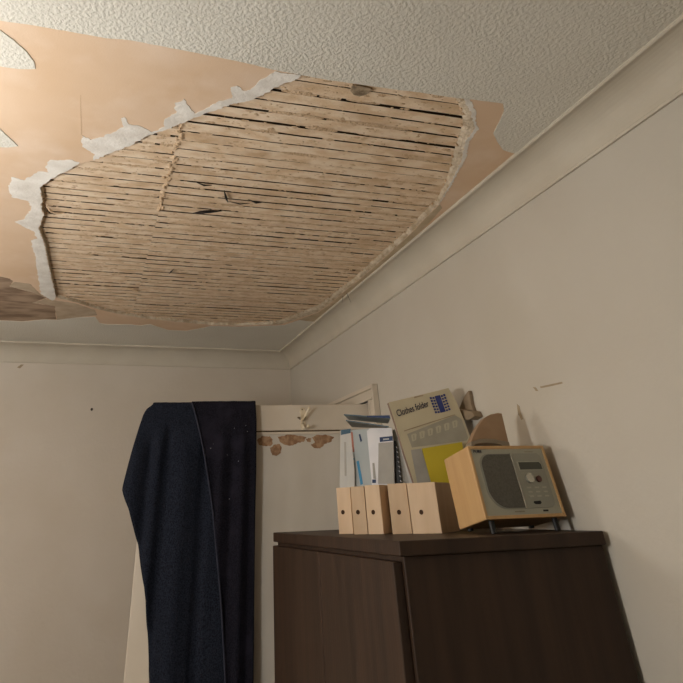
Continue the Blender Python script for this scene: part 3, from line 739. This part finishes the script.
# blue emblem: solid middle band between two columns of small squares
ex, ey = Vector((1, -.225)).normalized(), Vector((.36, 1)).normalized()
eo = Vector((429.5, 397.3))
def eq(u0, u1, v0, v1, off=-.0009):
    kq('emblem', [tuple(eo+ex*u+ey*v) for u, v in ((u0,v0),(u1,v0),(u1,v1),(u0,v1))], off, .0004, M_blue)
eq(5.2, 10.6, 0, 17.6)
for i in range(6):
    for (u0, u1) in ((0, 2.0), (2.6, 4.6), (11.2, 13.2), (13.8, 15.8)):
        eq(u0, u1, i*3.0+(.6 if u0 in (2.6, 11.2) else 0), i*3.0+2.1+(.3 if u0 in (2.6, 11.2) else 0))
o0 = kp(397.6, 416.6, -.0009); o1 = kp(429.5, 406.2, -.0009)
xd = o1-o0; n_ = -KN; yd = n_.cross(xd)
le = lettering('lettering', 'Clothes folder', (0,0,0), xd, yd, .0205, M_ink, pk, 1.0, .0001)
bb = max(v.co.length for v in le.data.vertices); k_ = xd.length/bb
X = xd.normalized(); Yv = yd.normalized()
for v in le.data.vertices:
    lx_ = v.co.dot(X); ly_ = v.co.dot(Yv); lz_ = v.co.dot(n_)
    v.co = X*lx_*k_ + Yv*ly_*1.12 + n_*lz_ + (o0-pk.location)
# yellow card in front of the package
yc = empty('yellow_card', (kp(440,460,-.02).x, kp(440,460,-.02).y, SZ)); tag(yc, 'bright yellow card tucked between package and radio', 'card')
pts = [kp(x, y, -.02) for x, y in ((422,448.5),(440,445.5),(462,442),(474,516),(440,516),(431,482))]
for q in pts: q.z = max(q.z, SZ+.0008)
prism('card', [q-yc.location for q in pts], KN*.0025, M_yellow, yc)

# ================================================================ RADIO
RY = 1.285; LEAN = math.radians(9.0)                     # leaning back on its long front feet
def rp(px, py, dy=0.0): return on_y(px, py, RY+dy)
lift = .115*math.sin(LEAN)+.002
fz = SZ+lift                                            # front bottom edge
rx0 = rp(485.2,514).x; rx1 = min(rp(566,514).x, W-.012)
r0 = ray(505, 445.8); hh = .14
for _ in range(30):
    ztop_ = fz+hh*math.cos(LEAN); ytop_ = RY+hh*math.sin(LEAN)
    hh += (EYE.z+r0.z/r0.y*ytop_-ztop_)*.8
rb = Vector(((rx0+rx1)/2, RY, fz)); rad = empty('portable_radio', rb); tag(rad, 'beech cased portable radio with silver front and arched handle', 'radio')
rad.rotation_euler = (-LEAN, 0, 0)
Mrad = Matrix.Rotation(-LEAN, 4, 'X'); Mrad.translation = rb; Mradi = Mrad.inverted()
hw = (rx1-rx0)/2; dp = .113
case = boxes('case', [(-hw, hw, .004, dp, .004, hh), ], M_beech, rad, .002)
boxes('case_rim', [(-hw, -hw+.006, -.001, .004, .004, hh), (hw-.006, hw, -.001, .004, .004, hh), (-hw+.006, hw-.006, -.001, .004, hh-.006, hh), (-hw+.006, hw-.006, -.001, .004, .004, .010)], M_beech, rad, .0008)
for sx in (-1, 1):
    for yy, fh_ in ((.015, lift/math.cos(LEAN)-.0026), (dp-.010, .0005)): cyl('foot', Vector((sx*(hw-.02), yy, -fh_)), (0,0,1), .006, .005+fh_, M_black, rad, 10)
fx0, fx1, fz0, fz1 = -hw+.006, hw-.006, .010, hh-.006
fas = boxes('fascia', [(fx0, fx1, .001, .004, fz0, fz1)], M_silver, rad)
FWd, FHt = fx1-fx0, fz1-fz0
def fp(u, v, y=.001): return Vector((fx0+FWd*u, y, fz1-FHt*v))
def fpoly(name, uv_, y, th, m, par=rad, bev=0): return prism(name, [fp(u, v, y) for u, v in uv_], (0, -th, 0), m, par, bevel=bev)
def grille(x0, x1, y0, y1):
    pts = [(x1, y0), (x1, y1)]
    for i in range(1, 9):
        t = math.pi/2*i/9; pts.append((x0+.17*(1-math.sin(t))+.0, y1-.20*(1-math.cos(t))))
    pts.append((x0, .5)); 
    for i in range(1, 9):
        t = math.pi/2*i/9; pts.append((x0+.15*(1-math.cos(t)), y0+.16*(1-math.sin(t))))
    pts.append((x0+.16, y0))
    # straighten ordering of the lower-left corner
    low = [(x1, y0), (x1, y1), (x0+.22, y1)]
    for i in range(1, 9):
        t = math.pi/2*i/8; low.append((x0+.22*(1-math.sin(t)), y1-.30*(1-math.cos(t))))
    for i in range(0, 9):
        t = math.pi/2*i/8; low.append((x0+.13*(1-math.cos(t)), y0+.18*(1-math.sin(t))))
    return low
fpoly('grille_surround', grille(.075, .525, .075, .915), .001, .0014, M_silv2, bev=.0006)
fpoly('speaker_grille', grille(.095, .515, .09, .90), -.0004, .0018, M_grille, bev=.0008)
ctl = fpoly('control_panel', [(.53,.075),(.90,.075),(.945,.12),(.945,.80),(.93,.87),(.89,.91),(.53,.915)], .001, .0016, M_silv2, bev=.0006)
fpoly('divider', [(.518,.075),(.536,.075),(.536,.915),(.518,.915)], .001, .0028, M_knob, bev=.0005)
fpoly('display_bezel', [(.585,.205),(.90,.205),(.925,.25),(.925,.345),(.585,.345)], -.0006, .0008, M_silver)
fpoly('display', [(.60,.22),(.89,.22),(.912,.255),(.912,.335),(.60,.335)], -.0012, .0006, M_lcd)
kn = cyl('tuning_knob', fp(.68,.475,-.0006), (0,-1,0), .0088, .008, M_knob, rad, 24, .0015)
cyl('button', fp(.815,.485,-.0006), (0,-1,0), .0060, .004, M_red, rad, 20, .0008)
for r in range(3):
    for c_ in range(3):
        fpoly('button', [(.615+c_*.105,.60+r*.065),(.675+c_*.105,.60+r*.065),(.675+c_*.105,.622+r*.065),(.615+c_*.105,.622+r*.065)], -.0006, .0012, M_silver)
fpoly('socket', [(.655,.815),(.745,.81),(.755,.835),(.735,.86),(.67,.86),(.65,.84)], -.0006, .0006, M_black)
fpoly('printed_mark', [(.37,.945),(.50,.945),(.50,.962),(.37,.962)], .001, .0003, M_lip)
fpoly('printed_mark', [(.75,.94),(.82,.94),(.82,.965),(.75,.965)], .001, .0003, M_black)
fpoly('printed_mark', [(.74,.045),(.86,.045),(.86,.055),(.74,.055)], .001, .0003, M_lip)
lettering('lettering', 'PURE', fp(.03,.062,.0004), (1,0,0), (0,0,1), .009, M_ink, rad, 1.0, .0)
# handle: arched tan plate with a grey lip and a gap beneath
hy = .045
HN = Mrad.to_3x3() @ Vector((0,1,0)); HD = HN.dot(Mrad @ Vector((0, hy, 0)))
def hd(px, py): return Mradi @ on_plane(px, py, HN, HD)
arc_b = [(500,443.2),(494,441.4),(486,440.6),(479,441.4),(474.5,443)]
upl = [(470.6,442),(475.5,431.3),(479.6,424),(484.7,417.4),(491,414.2),(498,412.8),(501.9,413.3),(505.3,428),(508.7,442)]
lowl = [(500,440.5),(494,439.2),(486,438.7),(479,439.4),(474.5,440.8)]
prism('handle', [hd(*p_) for p_ in upl+lowl], (0, .022, 0), M_handle, rad, bevel=.0012)
lip = [hd(*p_) for p_ in [(470.6,442),(474.5,440.8),(479,439.4),(486,438.7),(494,439.2),(500,440.5),(508.7,442)]]
lo_ = [hd(*p_) for p_ in [(509.2,446),(500,444.8),(494,443.6),(486,443.0),(479,443.6),(474.5,444.8),(469.8,446)]]
for q in (lo_[0], lo_[-1]): q.z = hh+.0004
prism('handle_lip', [q+Vector((0,-.002,0)) for q in lip+lo_], (0, .025, 0), M_lip, rad, bevel=.001)
# antenna joint on the case's right side
cyl('aerial_joint', Vector((hw, .03, hh*.42)), (1,0,0), .005, .006, M_black, rad, 12)
